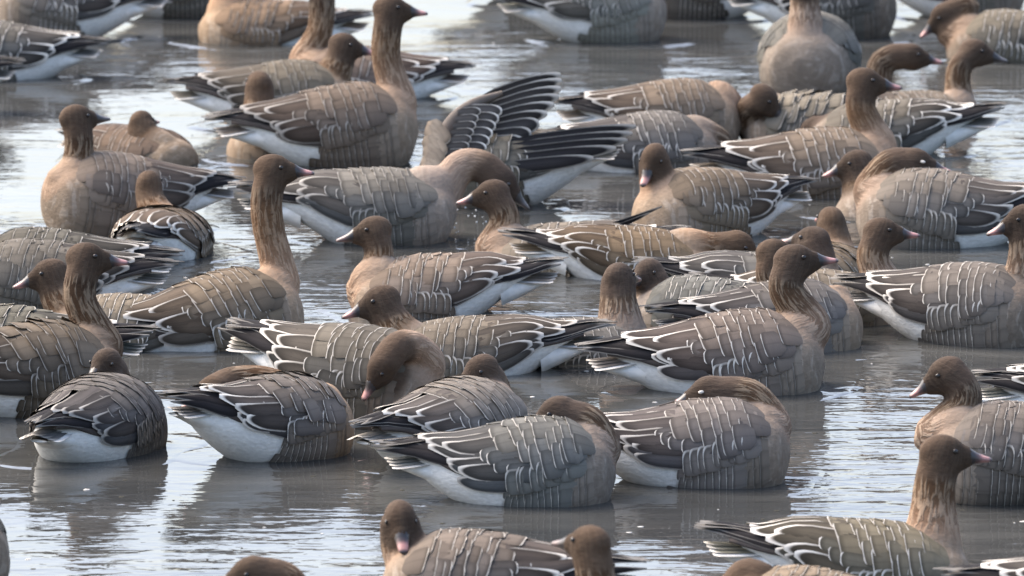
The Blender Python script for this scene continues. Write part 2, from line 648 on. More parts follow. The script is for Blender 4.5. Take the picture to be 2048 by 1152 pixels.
def build_pre(g):
    """raw overlapping lofts of torso, neck and head in goose space, as one mesh for the voxel union"""
    s = SURF[g['kind']]
    V, Fc = [], []

    def put(v, f):
        b = len(V)
        V.extend([tuple(q) for q in v])
        Fc.extend([tuple(i + b for i in q) for q in f])
    xs = np.concatenate([np.linspace(-.349, .14, 26), np.array([.155, .168, .178, .186, .1915])])
    n = 28
    ph = np.linspace(0, 2 * np.pi, n, endpoint=False)
    vv, ff = [], []
    for x in xs:
        vv.extend(s.torso(np.full(n, x), ph).tolist())
    m = len(xs)
    for i in range(m - 1):
        for c in range(n):
            ff.append((i * n + c, (i + 1) * n + c, (i + 1) * n + (c + 1) % n, i * n + (c + 1) % n))
    ff.append(tuple(range(n)))
    ff.append(tuple((m - 1) * n + c for c in reversed(range(n))))
    put(vv, ff)
    # neck
    H, look = g['H'], g['L']
    HM = head_frame(look) * g['hs']
    g['HM'] = HM
    k = g['neck']
    top = s.top[6]
    P0 = np.array((.055, 0, top * .42))
    T0 = np.array((.70, 0, .71))
    if g['via']:
        pts = [P0, P0 + T0 * .08] + [np.array(q) for q in g['via']] + [np.array(H)]
    else:
        d = np.linalg.norm(np.array(H) - P0)
        T1 = np.array(Vector((0, 0, 1)) * .92 + look.normalized() * .25 if not g['tuck'] else look.normalized())
        T1 = T1 / np.linalg.norm(T1)
        P1 = P0 + T0 * (.36 * d * k)
        P3 = np.array(H)
        P2 = P3 - T1 * (.42 * d * k)
        t = np.linspace(0, 1, 9)[:, None]
        pts = list((1 - t) ** 3 * P0 + 3 * (1 - t) ** 2 * t * P1 + 3 * (1 - t) * t * t * P2 + t ** 3 * P3)
    n2 = 44
    C, ln = spline(pts, n2)
    t = np.linspace(0, 1, n2)
    # radius by distance from the base and from the head
    dist = t * ln
    rr = np.interp(dist, [0, .06, .12, .18, .26], [.098, .084, .061, .049, .0450]) * g['thick']
    rr = np.maximum(rr, .0415 * g['thick'])
    T = np.gradient(C, axis=0)
    T /= np.linalg.norm(T, axis=1)[:, None]
    B = np.zeros_like(T)
    b = np.array((0, 1.0, 0))
    for i in range(n2):
        b = b - T[i] * b.dot(T[i])
        b /= np.linalg.norm(b)
        B[i] = b
    Nn = np.cross(B, T)
    n = 18
    vv, ff = [], []
    for i in range(n2):
        for c in range(n):
            p = 2 * math.pi * c / n
            vv.append(C[i] + rr[i] * (.93 * math.cos(p) * B[i] + 1.03 * math.sin(p) * Nn[i]))
    for i in range(n2 - 1):
        for c in range(n):
            ff.append((i * n + c, i * n + (c + 1) % n, (i + 1) * n + (c + 1) % n, (i + 1) * n + c))
    ff.append(tuple(reversed(range(n))))
    ff.append(tuple((n2 - 1) * n + c for c in range(n)))
    put(vv, ff)
    Hv = Vector(H)
    put(*ellipsoid(Hv + HM @ Vector((-.002, 0, .003)), (.053, .040, .043), HM))
    put(*ellipsoid(Hv + HM @ Vector((.034, 0, -.007)), (.043, .027, .0315), HM))
    put(*ellipsoid(Hv + HM @ Vector((.006, 0, -.016)), (.048, .038, .035), HM))
    g['C'], g['rr'], g['t'], g['B'], g['N'], g['ln'] = C, rr, dist / ln, B, Nn, ln
    me = bpy.data.meshes.new('body')
    me.from_pydata(V, [], Fc)
    ob = bpy.data.objects.new('body', me)
    col.objects.link(ob)
    md = ob.modifiers.new('r', 'REMESH')
    md.mode = 'VOXEL'
    md.voxel_size = .0072
    md.use_smooth_shade = True
    sm = ob.modifiers.new('s', 'SMOOTH')
    sm.factor = .5
    sm.iterations = 7
    return ob


def sstep(a, b, x):
    t = np.clip((x - a) / (b - a), 0, 1)
    return t * t * (3 - 2 * t)


def lerp(a, b, w):
    return a + (b - a) * w[:, None]


def paint(g, me):
    n = len(me.vertices)
    co = np.empty(n * 3, np.float32)
    me.vertices.foreach_get('co', co)
    co = co.reshape(-1, 3)
    C, rr = g['C'], g['rr']
    D = np.linalg.norm(co[:, None] - C[None], axis=2)
    i = np.argmin(D / rr[None], axis=1)
    d = D[np.arange(n), i]
    rel = co - C[i]
    t = i / (len(C) - 1)
    ab = g['ln'] * t                                     # length along the neck
    nw = 1 - sstep(1.12, 1.42, d / rr[i])
    hd = np.array(g['H'])
    dh = np.linalg.norm((co - hd) @ np.array(g['HM']) / np.array((.07, .05, .054)), axis=1)
    headw = 1 - sstep(1.15, 1.5, dh)
    x, z = co[:, 0], co[:, 2]
    rng = np.random.default_rng(g['seed'])
    w, br = g['warm'], g['bright']
    back = np.array((.145, .120, .100)) * br
    belly = np.array((.20, .165, .132)) * br
    flank = np.array((.138, .118, .100)) * br
    breast = np.array((.182 + .10 * w, .156 + .046 * w, .130)) * br
    buff = np.array((.235 + .13 * w, .180 + .045 * w, .142 - .008 * w)) * br
    brown = np.array((.112 + .062 * w, .077 + .020 * w, .050)) * br
    dark = np.array((.084 + .030 * w, .060 + .013 * w, .046)) * (.6 + .4 * br) * .62
    white = np.array((.66, .65, .61))
    c = np.repeat(flank[None], n, 0)
    c = lerp(c, np.repeat(back[None], n, 0), sstep(.10, .17, z))
    c = lerp(c, np.repeat(belly[None], n, 0), sstep(.05, .0, z) * .6)
    c = lerp(c, np.repeat(breast[None], n, 0), sstep(.06, .135, x + .25 * (z - .08)))
    edge = -.125 + .5 * np.clip(z, 0, .12)
    c = lerp(c, np.repeat(white[None], n, 0), sstep(.012, -.012, x - edge) * sstep(.150, .125, z))
    nc = np.repeat(buff[None], n, 0)
    tot = g['ln']
    nc = lerp(nc, np.repeat(brown[None], n, 0), sstep(tot * g['hood0'], tot * g['hood1'], ab))
    nc = lerp(nc, np.repeat(dark[None], n, 0), sstep(tot * max(.62, g['hood1']), tot * min(1.0, max(.88, g['hood1'] + .12)), ab) * .85)
    c = lerp(c, nc, nw * sstep(.045, .11, ab))
    hl = (co - hd) @ np.array(g['HM'])
    dk = dark[None] * (1.28 - .55 * sstep(-.04, .05, hl[:, 0]) + .22 * sstep(.0, -.035, hl[:, 2]))[:, None]
    c = lerp(c, dk, headw * .95)
    ca = np.ones((n, 4), np.float32)
    ca[:, :3] = c
    a = me.color_attributes.new('Col', 'FLOAT_COLOR', 'POINT')
    a.data.foreach_set('color', ca.ravel())
    ang = np.arctan2((rel * g['N'][i]).sum(1), (rel * g['B'][i]).sum(1))
    k = 5.2
    vec = np.stack([np.cos(ang) * k, np.sin(ang) * k, ab * 22.0 + g['seed']], 1).astype(np.float32)
    a = me.attributes.new('nuv', 'FLOAT_VECTOR', 'POINT')
    a.data.foreach_set('vector', vec.ravel())
    a = me.attributes.new('barw', 'FLOAT', 'POINT')
    a.data.foreach_set('value', ((1 - nw * sstep(.03, .10, ab)) * (1 - headw) * sstep(-.15, -.09, x)).astype(np.float32))
    a = me.attributes.new('neckw', 'FLOAT', 'POINT')
    fw = nw * sstep(.07, .13, ab) * (1 - .9 * headw) * g['furrow']
    a.data.foreach_set('value', fw.astype(np.float32))


def link(name, me, parent, color=None, kind=None):
    o = bpy.data.objects.new(name, me)
    col.objects.link(o)
    o.parent = parent
    if color:
        o.color = color
    if kind:
        o['kind'] = kind
    return o


def bill_mesh(HM, H, pink, black):
    V, C = [], []
    n = 12
    # x along, half width, top, bottom
    sec = [(.048, .0200, .0205, -.0275), (.061, .0186, .0150, -.0252), (.070, .0168, .0085, -.0230), (.080, .0150, .0030, -.0208),
           (.091, .0136, -.0012, -.0190), (.102, .0122, -.0045, -.0177), (.1085, .0098, -.0066, -.0168), (.1125, .0050, -.0096, -.0152)]
    pk = np.array((.42, .205, .18))
    pk = pk * pink + np.array((.10, .085, .08)) * (1 - pink)
    bk = np.array((.030, .026, .026))
    for i, (x, w, t, b) in enumerate(sec):
        zc, hh = (t + b) / 2, (t - b) / 2
        for c in range(n):
            p = 2 * math.pi * c / n
            q = Vector((x, w * math.cos(p), zc + hh * math.sin(p)))
            V.append(Vector(H) + HM @ q)
            top = math.sin(p)
            wp = (0, .0, .0, .25, .95, .85, .1, 0)[i]
            if i in (2, 3) and top > .5:
                wp *= .35
            if black < .5 and i >= 6:
                wp = .7
            if abs(top) < .1 and i < 6:
                wp *= .6
            C.append(bk + (pk - bk) * wp)
    Fc = []
    m = len(sec)
    for i in range(m - 1):
        for c in range(n):
            Fc.append((i * n + c, i * n + (c + 1) % n, (i + 1) * n + (c + 1) % n, (i + 1) * n + c))
    Fc.append(tuple(reversed(range(n))))
    Fc.append(tuple((m - 1) * n + c for c in range(n)))
    me = poly_mesh('bill', V, Fc, M_BILL)
    ca = np.ones((len(V), 4), np.float32)
    ca[:, :3] = np.array(C)
    a = me.color_attributes.new('Col', 'FLOAT_COLOR', 'POINT')
    a.data.foreach_set('color', ca.ravel())
    return me


GEESE = []


def goose(label, b, yaw, head=None, kind='stand', pitch=0, size=1.0, hd=.13, look=None, via=(), tuck=False, neck=1.0, thick=1.0,
          warm=.3, bright=1.0, hood=(.30, .60), furrow=1.0, pink=1.0, black=1, loose=0.0, var=None, lift=0.0, lid=False, both=None,
          legs=False, wings=(1, -1), tint=None, top=None, hc=0.0, fr=None, hs=1.0):
    GEESE.append(dict(locals()))


# ---- front row
goose('goose cut off by the bottom left corner, only its neck and breast edge in view', (-120, 1190), -60, (-46, 985), hd=.15, warm=.4)
goose('sleeping goose at bottom edge showing only the brown top of its tucked head', (480, 1400), 20, (503, 1150), 'sleep', hd=.02, look=(200, -10), tuck=True, via=[(600, 1230, .13), (570, 1165, .10)], warm=.7)
goose('goose at bottom edge facing the camera head-on with a pale pink bill tip', (925, 1275), 176, (800, 1040), 'stand', look=(-84, -28), warm=.45, hood=(.45, .75))
goose('warm brown goose head and neck at bottom edge turned away to the left', (1262, 1440), 165, (1180, 1088), 'stand', hd=.1, look=(140, 0), warm=.8, pink=.2, via=[(1205, 1240, .12), (1192, 1160, .1)])
goose('long-necked goose swimming right in the bottom right with its whole grey-brown wing in view', (1765, 1172), 3, (1885, 908), 'swim', pitch=-6, size=1.1, look=(8, -2), warm=.6, hood=(.4, .7), pink=.9, bright=.95, top=1048)
goose('sleeping goose at bottom edge with only pale brown back and nape in view', (1600, 1338), 172, (1520, 1158), 'sleep', size=.92, hd=0, look=(0, -10), tuck=True, via=[(1470, 1200, .13), (1490, 1155, .1)], warm=.7)
goose('goose cut off by the bottom right corner showing black wing tips', (2250, 1300), 0, (2370, 1000), 'stand')
# ---- second row
goose('dark-headed goose by the right edge looking down to the left with an orange-pink bill', (2005, 1010), 180, (1893, 748), 'stand', look=(182, -26), via=[(1868, 872, .14), (1925, 812, .12), (1922, 775, .12)], size=1.0, warm=.25, hood=(.35, .6), thick=1.05, top=805)
goose('grey-brown sleeping goose in the front centre with its bill tucked into its back', (1085, 1010), 2, (1114, 826), 'sleep', hd=.05, look=(186, -22), tuck=True, via=[(1200, 900, .10), (1178, 846, .08)], warm=.1, bright=.95, size=.98, top=835)
goose('sleeping goose with a pale closed eye lying right of the front centre sleeper', (1432, 974), 2, (1418, 785), 'sleep', hd=0, look=(184, -12), tuck=True, via=[(1540, 850, .12), (1500, 792, .08)], warm=.25, lid=True, size=1.0, top=795)
goose('goose sleeping away from the camera behind the front centre sleeper, round nape showing', (925, 930), 48, (962, 742), 'sleep', hd=.1, look=(215, -20), tuck=True, via=[(1000, 830, .16), (985, 765, .18)], warm=.3, bright=1.1, size=.98, top=757)
goose('preening goose with its tan neck arched over and its head pushed into its flank', (735, 858), -28, (764, 735), 'stand', pitch=-7, size=1.06, hd=.10, hc=.17, look=(208, -50), thick=.94, hs=.86, via=[(846, 728, .17), (826, 697, .17, .05), (795, 694, .14, .13)], warm=.45, bright=1.05, hood=(.68, .86), furrow=.5, loose=.35)
goose('goose with a fanned white-edged tail and drooping wing preening with its head hidden', (566, 922), 35, (425, 782), 'sleep', size=.92, hd=-.02, look=(200, -20), tuck=True, via=[(630, 820, .16), (545, 768, .18), (470, 764, .10)], warm=.9, loose=.45, legs=True, pitch=-7, top=750, tint=(.98, .97, .95))
goose('round goose at lower left sleeping with its grey rump towards the camera', (205, 912), 66, (212, 728), 'sleep', hd=.12, look=(240, -15), tuck=True, via=[(240, 800, .2), (228, 745, .2)], warm=.2, bright=.85, size=.95, top=750, fr=.45)
goose('tall dark-necked goose at left edge with drooping pale-tipped wing feathers', (95, 835), 22, (172, 518), 'stand', size=1.05, look=(5, 0), via=[(205, 690, .14), (160, 600, .12)], warm=.5, bright=.85, loose=.5, hood=(.1, .4), top=645, fr=.45)
goose('mostly hidden goose at left edge with only its white-edged tail sticking out right', (-5, 800), 178, (-110, 600), 'stand', loose=.3, bright=.8)
# ---- middle left
goose('goose at left with dark head facing left and a bright pink bill', (228, 705), 178, (100, 548), 'swim', look=(183, -14), warm=.5, bright=.9, hood=(.2, .5), top=592)
goose('upright goose in the left half with a straight tall tan neck', (478, 702), 18, (545, 340), 'stand', pitch=9, size=1.05, look=(3, 1), via=[(560, 560, .13), (538, 460, .12), (533, 400, .12)], warm=.75, hood=(.35, .7), furrow=.7, top=540)
goose('dark brown goose at the left edge with black wing tips pointing right', (55, 640), 180, (-70, 480), 'stand', bright=.75, warm=.3, top=480, fr=.45)
goose('goose at the left edge mostly hidden behind the one with crossing black wing tips', (70, 596), 180, (-60, 440), 'stand', bright=.8, top=458)
goose('goose seen from behind with pale rump and upright brown neck', (325, 522), 78, (298, 368), 'swim', hd=.15, pitch=-5, look=(75, 0), warm=.8, size=.96, lift=-.045)
goose('big goose at upper left with dark neck and head turned away to the right', (205, 478), 205, (152, 238), 'stand', size=1.03, look=(30, 2), pink=.0, warm=.55, via=[(140, 385, .14), (158, 300, .13)], bright=.95, pitch=5, top=305, fr=.45)
goose('small-looking brown goose behind the upper left goose, breast towards the camera', (295, 338), -42, (283, 245), 'swim', hd=.1, look=(60, 0), warm=.8, bright=.95, size=.9, top=257, fr=.45)
goose('goose facing left in the centre with a dark bill and furrowed brown neck', (840, 638), 180, (748, 462), 'swim', look=(184, -8), pink=.25, warm=.5, via=[(725, 585, .14), (757, 520, .12)], hood=(.4, .8), bright=1.1, black=0, top=515, pitch=-5)
goose('goose facing left in the centre with chocolate hood and pink black-tipped bill', (905, 755), 180, (762, 603), 'swim', look=(186, -16), warm=.45, bright=.95, hood=(.2, .5), size=1.05, top=640, pitch=-5)
goose('goose facing left behind the arched feeding goose with a lifted black wing feather', (1100, 540), 180, (985, 388), 'swim', look=(184, -8), warm=.4, via=[(985, 500, .14), (1010, 440, .12)], hood=(.35, .7), top=452, pitch=-5)
goose('pale grey-brown goose in the upper centre stretching its arched neck low to the right', (775, 496), 2, (1000, 362), 'swim', size=1.1, hd=.3, look=(-2, -38), via=[(880, 390, .18), (920, 335, .24), (962, 332, .27)], warm=.15, bright=1.25, pink=0, hood=(.6, .9), furrow=.35, lift=.02, top=340, fr=.45)
goose('grey goose with furrowed neck facing right just behind the large right-facing goose', (1180, 728), 4, (1238, 556), 'swim', look=(58, -4), warm=.15, bright=.95, pink=.4, thick=1.05, hood=(.35, .8), top=640)
goose('goose with small pale face looking at the camera beside the furrowed grey neck', (1385, 692), 175, (1297, 548), 'stand', look=(235, -5), warm=.15, bright=1.2, pink=.2, top=555)
goose('large goose right of centre standing right with curved furrowed neck and full pale-edged wing', (1502, 792), 2, (1588, 522), 'stand', size=1.08, look=(5, 6), via=[(1620, 650, .15), (1572, 580, .12)], warm=.35, hood=(.35, .7), pitch=3, bright=.98, top=622)
goose('grey goose directly behind the large right-facing goose with its brown nape raised', (1590, 708), 12, (1548, 508), 'stand', hd=.06, look=(10, 0), warm=.6, tint=(.95, .98, 1.0), via=[(1620, 620, .14), (1545, 560, .08)], top=560)
goose('goose with white-striped wings and grey face behind the large goose in the right half', (1560, 642), 5, (1626, 482), 'swim', hd=.1, look=(150, 0), warm=.15, top=510, pitch=-5)
goose('brown-headed goose turned away just left of the furrowed right-facing neck', (1645, 566), 60, (1662, 442), 'swim', hd=.12, look=(110, 0), warm=.8, top=490)
goose('goose with boldly furrowed neck and pink black-tipped bill facing right', (1668, 655), 0, (1762, 465), 'swim', look=(2, 1), warm=.45, via=[(1765, 570, .14), (1745, 515, .13)], hood=(.5, .8), bright=1.05, top=545, pitch=-5)
goose('goose by the right edge facing right with white rump, head turned back left', (1958, 696), -24, (2048, 440), 'stand', look=(190, -14), hd=.14, warm=.25, bright=.82, via=[(2035, 600, .14), (2050, 510, .14)], hood=(.5, .85), size=1.02, top=528)
goose('goose cut off by the right edge showing dark wing tips above the dark-headed goose', (2252, 835), 0, (2400, 560), 'stand', bright=.8, top=705)
# ---- upper middle
goose('goose with warm bowed neck and striped wings behind the lifted wing feather', (1290, 566), 0, (1478, 492), 'swim', hd=.2, look=(-10, -30), via=[(1420, 500, .17)], warm=.9, bright=.95, top=458, pitch=-5)
goose('goose with buff breast turned to the camera, dark head bent down to the left', (1388, 490), 212, (1308, 318), 'stand', look=(245, -34), hd=.14, warm=.65, bright=1.1, hood=(.5, .8), furrow=.3, top=338)
goose('stretching goose with its dark wing opened upwards like a fan', (985, 422), 178, (850, 400), 'stand', pitch=-5, hd=.15, look=(190, -60), warm=.5, bright=1.1, loose=.4, top=255)
goose('sleeping grey goose beside the opened wing with its rounded back to the camera', (1320, 352), 5, (1380, 300), 'stand', hd=.2, look=(0, -70), via=[(1435, 290, .2)], warm=.15, bright=.95, top=224)
goose('goose with its orange-brown neck looped down behind the rounded grey back', (1365, 302), 3, (1425, 258), 'stand', hd=.28, look=(200, -80), via=[(1440, 196, .18), (1462, 222, .26)], warm=.6, hood=(.2, .8), furrow=.9, bright=1.0, top=160)
goose('goose with pinkish neck and pink bill facing right in the upper right', (1662, 402), 3, (1728, 165), 'stand', size=1.08, look=(3, -3), via=[(1755, 290, .14), (1722, 220, .12)], warm=.6, hood=(.45, .72), furrow=.5, top=258)
goose('dark-hooded goose facing left with pink bill in front of the pinkish-necked goose', (1792, 442), 180, (1712, 328), 'swim', look=(184, -14), warm=.3, hood=(.3, .5), bright=1.0, top=365)
goose('grey sleeping goose by the right edge with brown head laid on its back', (1845, 502), 178, (1830, 326), 'sleep', hd=0, look=(-4, -8), tuck=True, via=[(1745, 380, .12), (1780, 330, .08)], warm=.3, lid=True, size=1.05, bright=.98, top=338)
goose('ruffled preening goose with head tucked right into scruffy back feathers', (1600, 300), 178, (1528, 197), 'swim', hd=.12, hc=.14, look=(-12, -42), warm=.45, loose=.8, via=[(1510, 262, .16), (1496, 222, .16, .06)], top=192)
goose('goose hidden behind the pinkish neck with long black wing tips to its right', (1738, 322), 180, (1630, 262), 'swim', hd=.1, look=(184, -30), loose=.2, size=1.05, bright=.95, top=207, pitch=-5)
goose('plump goose facing the camera in the upper right with its head out of the picture', (1618, 198), -96, (1608, -40), 'stand', hd=.12, size=1.12, warm=.2, bright=1.1, hood=(.5, .9), top=28, fr=.45)
goose('sleeping goose in upper right with furrowed brown head laid back to the right', (1842, 236), 178, (1822, 112), 'sleep', hd=0, look=(0, -6), tuck=True, via=[(1758, 160, .12), (1778, 118, .08)], warm=.4, size=.98, top=338)
goose('goose in the upper right with an S-curved neck and dark bill facing right', (1848, 256), 5, (1950, 104), 'swim', hd=.18, look=(-3, -10), pink=.0, via=[(1918, 210, .15), (1918, 140, .15)], warm=.4, bright=1.05, thick=.95, top=185)
goose('dark-headed goose in the top right corner bowing left with a pink bill', (2005, 132), 180, (1888, 32), 'stand', hd=.2, look=(190, -35), via=[(1900, 60, .17), (1935, 15, .18)], warm=.5, bright=.85, size=1.02, top=22)
# ---- top left
goose('tall goose in the upper left half with its head touching the top edge', (712, 344), 2, (780, 20), 'stand', size=1.08, pitch=4, look=(3, 0), via=[(795, 200, .13), (772, 110, .12)], warm=.6, hood=(.4, .75), furrow=.8, lift=.03, top=168, fr=.45)
goose('goose with low rounded brown head and pale pink bill behind the tall upper left goose', (590, 268), 2, (688, 92), 'stand', look=(-2, -8), warm=.5, hood=(.1, .4), bright=.9, top=122, fr=.45)
goose('goose behind the tall upper left goose showing only a brown nape and buff breast', (572, 326), 178, (518, 168), 'stand', hd=.1, look=(110, 0), warm=.7, bright=1.05, top=225)
goose('pinkish goose at the top edge left of centre with breast facing left', (505, 98), 180, (455, -110), 'swim', warm=1.0, bright=1.05, hood=(.5, .9), furrow=.2, top=2, fr=.45)
goose('goose with a long tan neck cut by the top edge, wing tips pointing right', (695, 210), 180, (645, -30), 'stand', warm=.6, via=[(610, 120, .15), (640, 60, .13)], top=92)
goose('goose at the left edge near the top with white tail tip above its grey rump', (-35, 170), 180, (-150, 0), 'stand', bright=.9, top=42)
goose('goose in the top left corner behind the others with tail against the top edge', (105, 90), 180, (0, -80), 'stand', bright=.85)
goose('goose cut by the top edge in the left third, belly just above the water', (385, 46), 10, (470, -150), 'stand', bright=.85)
goose('dark wing tips of a goose mostly beyond the left edge', (-214, 238), 180, (-330, 60), 'stand', bright=.7)
# ---- top middle and right
goose('grey-brown goose at the top edge centre with a white tail fanned left', (1225, 96), 8, (1310, -100), 'stand', warm=.2, bright=1.1, loose=.3)
goose('far goose cut by the top edge behind the white fanned tail', (1085, 18), 0, (1200, -150), 'stand', bright=.8)
goose('dark goose cut by the top edge right of centre above its own reflection', (1385, 48), 175, (1300, -140), 'stand', bright=.7)
goose('dark goose behind the camera-facing goose at the top edge', (1685, 88), 0, (1800, -120), 'stand', bright=.62)
goose('goose cut by the top edge showing pale rump left of the bowing dark head', (1945, 48), 0, (2060, -140), 'stand', bright=.9)


# ------------------------------------------------------------------ build
for i, g in enumerate(GEESE):
    g['seed'] = i * 3 + 1
    r = random.Random(i * 17 + 5)
    p = on_water(g['b'][0], g['b'][1] - 15 * g['size'])
    p.z = g['lift'] * U
    if g['top'] is not None:
        p.z = at_depth(g['b'][0], g['top'], p).z - U * g['size'] * float(SURF[g['kind']].top[5] + .006)
    g['loc'] = p
    sc = U * g['size']
    rot = Euler((0, -R(g['pitch']), R(g['yaw'])))
    g['rot'], g['sc'] = rot, sc
    M = Matrix.LocRotScale(p, rot, Vector((sc, sc, sc)))
    Mi = M.inverted()
    g['Mi'] = Mi
    hv = Vector((math.cos(R(g['yaw'])), math.sin(R(g['yaw'])), 0))
    if g['head'] is None:
        Hw = M @ Vector((.16, 0, .42))
    else:
        Hw = at_depth(g['head'][0], g['head'][1], p + (hv * g['hd'] - VIEW * g['hc']) * sc)
    ly, lp = g['look'] if g['look'] else (g['yaw'], 0)
    Lw = Vector((math.cos(R(ly)) * math.cos(R(lp)), math.sin(R(ly)) * math.cos(R(lp)), math.sin(R(lp))))
    g['H'] = Mi @ Hw
    g['L'] = (rot.to_matrix().inverted() @ Lw)
    g['via'] = [tuple(Mi @ at_depth(v[0], v[1], p + (hv * v[2] - VIEW * (v[3] if len(v) > 3 else 0)) * sc)) for v in g['via']]
    g['hood0'], g['hood1'] = g['hood']
    if g['var'] is None:
        g['var'] = i % 4
    if g['loose'] == 0:
        g['loose'] = (0, .10, .2)[(i * 7) % 3]
    g['pre'] = build_pre(g)

bpy.context.view_layer.update()
dg = bpy.context.evaluated_depsgraph_get()
for g in GEESE:
    ob = g['pre']
    g['mesh'] = bpy.data.meshes.new_from_object(ob.evaluated_get(dg))
for g in GEESE:
    old = g['pre'].data
    bpy.data.objects.remove(g['pre'])
    bpy.data.meshes.remove(old)

EYE = {}


def eye_mesh(lid):
    if lid not in EYE:
        v, f = ellipsoid(Vector((0, 0, 0)), (.0062, .0035, .0058) if not lid else (.0075, .004, .0045), Matrix.Identity(3), 10, 8)
        EYE[lid] = poly_mesh('eye', v, f, M_LID if lid else M_EYE)
    return EYE[lid]


for i, g in enumerate(GEESE):
    r = random.Random(i * 13 + 3)
    e = bpy.data.objects.new('goose', None)
    e.empty_display_size = .1
    col.objects.link(e)
    e.location, e.rotation_euler, e.scale = g['loc'], g['rot'], (g['sc'],) * 3
    g['empty'] = e
    e['label'], e['category'], e['group'] = g['label'], 'goose', 'geese crowded together in the shallow water'
    me = g['mesh']
    me.name = 'body'
    me.materials.clear()
    me.materials.append(M_BODY)
    me.polygons.foreach_set('use_smooth', [True] * len(me.polygons))
    paint(g, me)
    link('body', me, e)
    link('bill', bill_mesh(g['HM'], g['H'], g['pink'], g['black']), e)
    for sd in (1, -1):
        o = link('eye', eye_mesh(g['lid']), e)
        o.matrix_local = Matrix.Translation(g['H'] + g['HM'] @ Vector((.022, .0352 * sd, .012))) @ g['HM'].to_4x4()
    t = template(g['kind'], g['var'], g['loose'])
    tint = g['tint'] or (1 + .34 * (g['warm'] - .32) + r.uniform(-.06, .06), 1 + r.uniform(-.04, .04), 1 - .32 * (g['warm'] - .3) - .05 + r.uniform(-.03, .03))
    br = g['bright'] * r.uniform(.84, 1.18)
    frs = r.uniform(.62, 1.0)
    frs = g['fr'] or frs

    def vcol(cls, k=1.0):
        b, a = VANE[cls]
        if cls == 'primary_feather':
            return (*b, a)
        return (b[0] * br * tint[0] * k, b[1] * br * tint[1] * k, b[2] * br * tint[2] * k, min(1, a * frs))
    sy = math.sin(R(g['yaw']))
    cy = math.cos(R(g['yaw']))
    both = g['both'] if g['both'] is not None else abs(sy) > .45
    near = -1 if cy > 0 else 1          # side of the bird that faces the camera
    for sd in g['wings']:
        w = link('wing', t[sd]['shell'], e)
        if sd == near:
            g['wingobj'] = w
        if both or sd == near:
            for c, m in t[sd]['vanes']:
                link(c, m, w, vcol(c))
        else:
            for c, m in t[sd]['joined'].items():
                link(c + 's', m, w, vcol(c), 'stuff')
        link('flank_feathers', t[sd]['flank'], e, vcol('flank_feather'), 'stuff')
        wv = g['warm']
        bc = [g['bright'] * q for q in (.166 + .06 * wv, .143 + .028 * wv, .119)]
        link('breast_feathers', t[sd]['breast'], e, (*bc, .24), 'stuff')
    tl = link('tail', t['tailbase'], e)
    for q, m in enumerate(t['tail']):
        link('tail_feather', m, tl, (.62, .60, .56, .6) if q in (0, 6) else vcol('tail_feather'))
    if g['legs']:
        for sd in (1, -1):
            V, Fc = [], []
            n = 10
            pts = [((-.06, .05 * sd, .0), .016), ((-.10, .052 * sd, -.04), .013), ((-.115, .054 * sd, -.10), .012), ((-.10, .056 * sd, -.16), .013)]
            for P, rd in pts:
                for c in range(n):
                    a = 2 * math.pi * c / n
                    V.append((P[0] + rd * math.cos(a), P[1] + rd * math.sin(a), P[2]))
            for k in range(3):
                for c in range(n):
                    Fc.append((k * n + c, k * n + (c + 1) % n, (k + 1) * n + (c + 1) % n, (k + 1) * n + c))
            link('leg', poly_mesh('leg', V, Fc, M_LEG), e)

# ------------------------------------------------------------------ the opened wing, lifted feathers, droplets and specks
def find(word):
    for g in GEESE:
        if word in g['label']:
            return g
    raise KeyError(word)


def pixel_vane(g, cls, root, tip, wpx, fwd=0.0, roll=0.0, y0=.45, bend=0.0, base=None, fringe=None, us=1.0, parent=None):
    """one vane between two points of the wing, fwd units nearer to the camera than the goose's middle"""
    ref = g['loc'] - VIEW * (fwd * g['sc'])
    a, b = at_depth(*root, ref), at_depth(*tip, ref)
    ax = b - a
    L = ax.length
    ax.normalize()
    nrm = -VIEW
    lat = nrm.cross(ax).normalized()
    lat = (lat * math.cos(roll) + nrm * math.sin(roll)).normalized()
    nrm = ax.cross(lat)
    if nrm.dot(VIEW) > 0:
        nrm = -nrm
    W = wpx * .5 * (ref - CAM).dot(VIEW) / F
    v = np.clip((TT - y0) / (1 - y0), 0, 1)
    w = W * (1 - v ** 2.2) ** (1 / 2.2) * np.clip(.5 + TT * 2, 0, 1)
    P, uv = [], []
    for t, ww in zip(TT, w):
        for s in AA:
            q = a + ax * (L * t) + lat * (s * ww) + nrm * (.004 * t - .18 * W * s * s) + lat * (bend * L * math.sin(math.pi * t))
            P.append(g['Mi'] @ q)
            uv.append((s * ww / W * us, (t - y0) / (1 - y0)))
    me = vane_mesh(cls, [(np.array(P), np.array(uv))])
    c, al = VANE[cls]
    return link(cls, me, parent, (*(base or c), al if fringe is None else fringe))


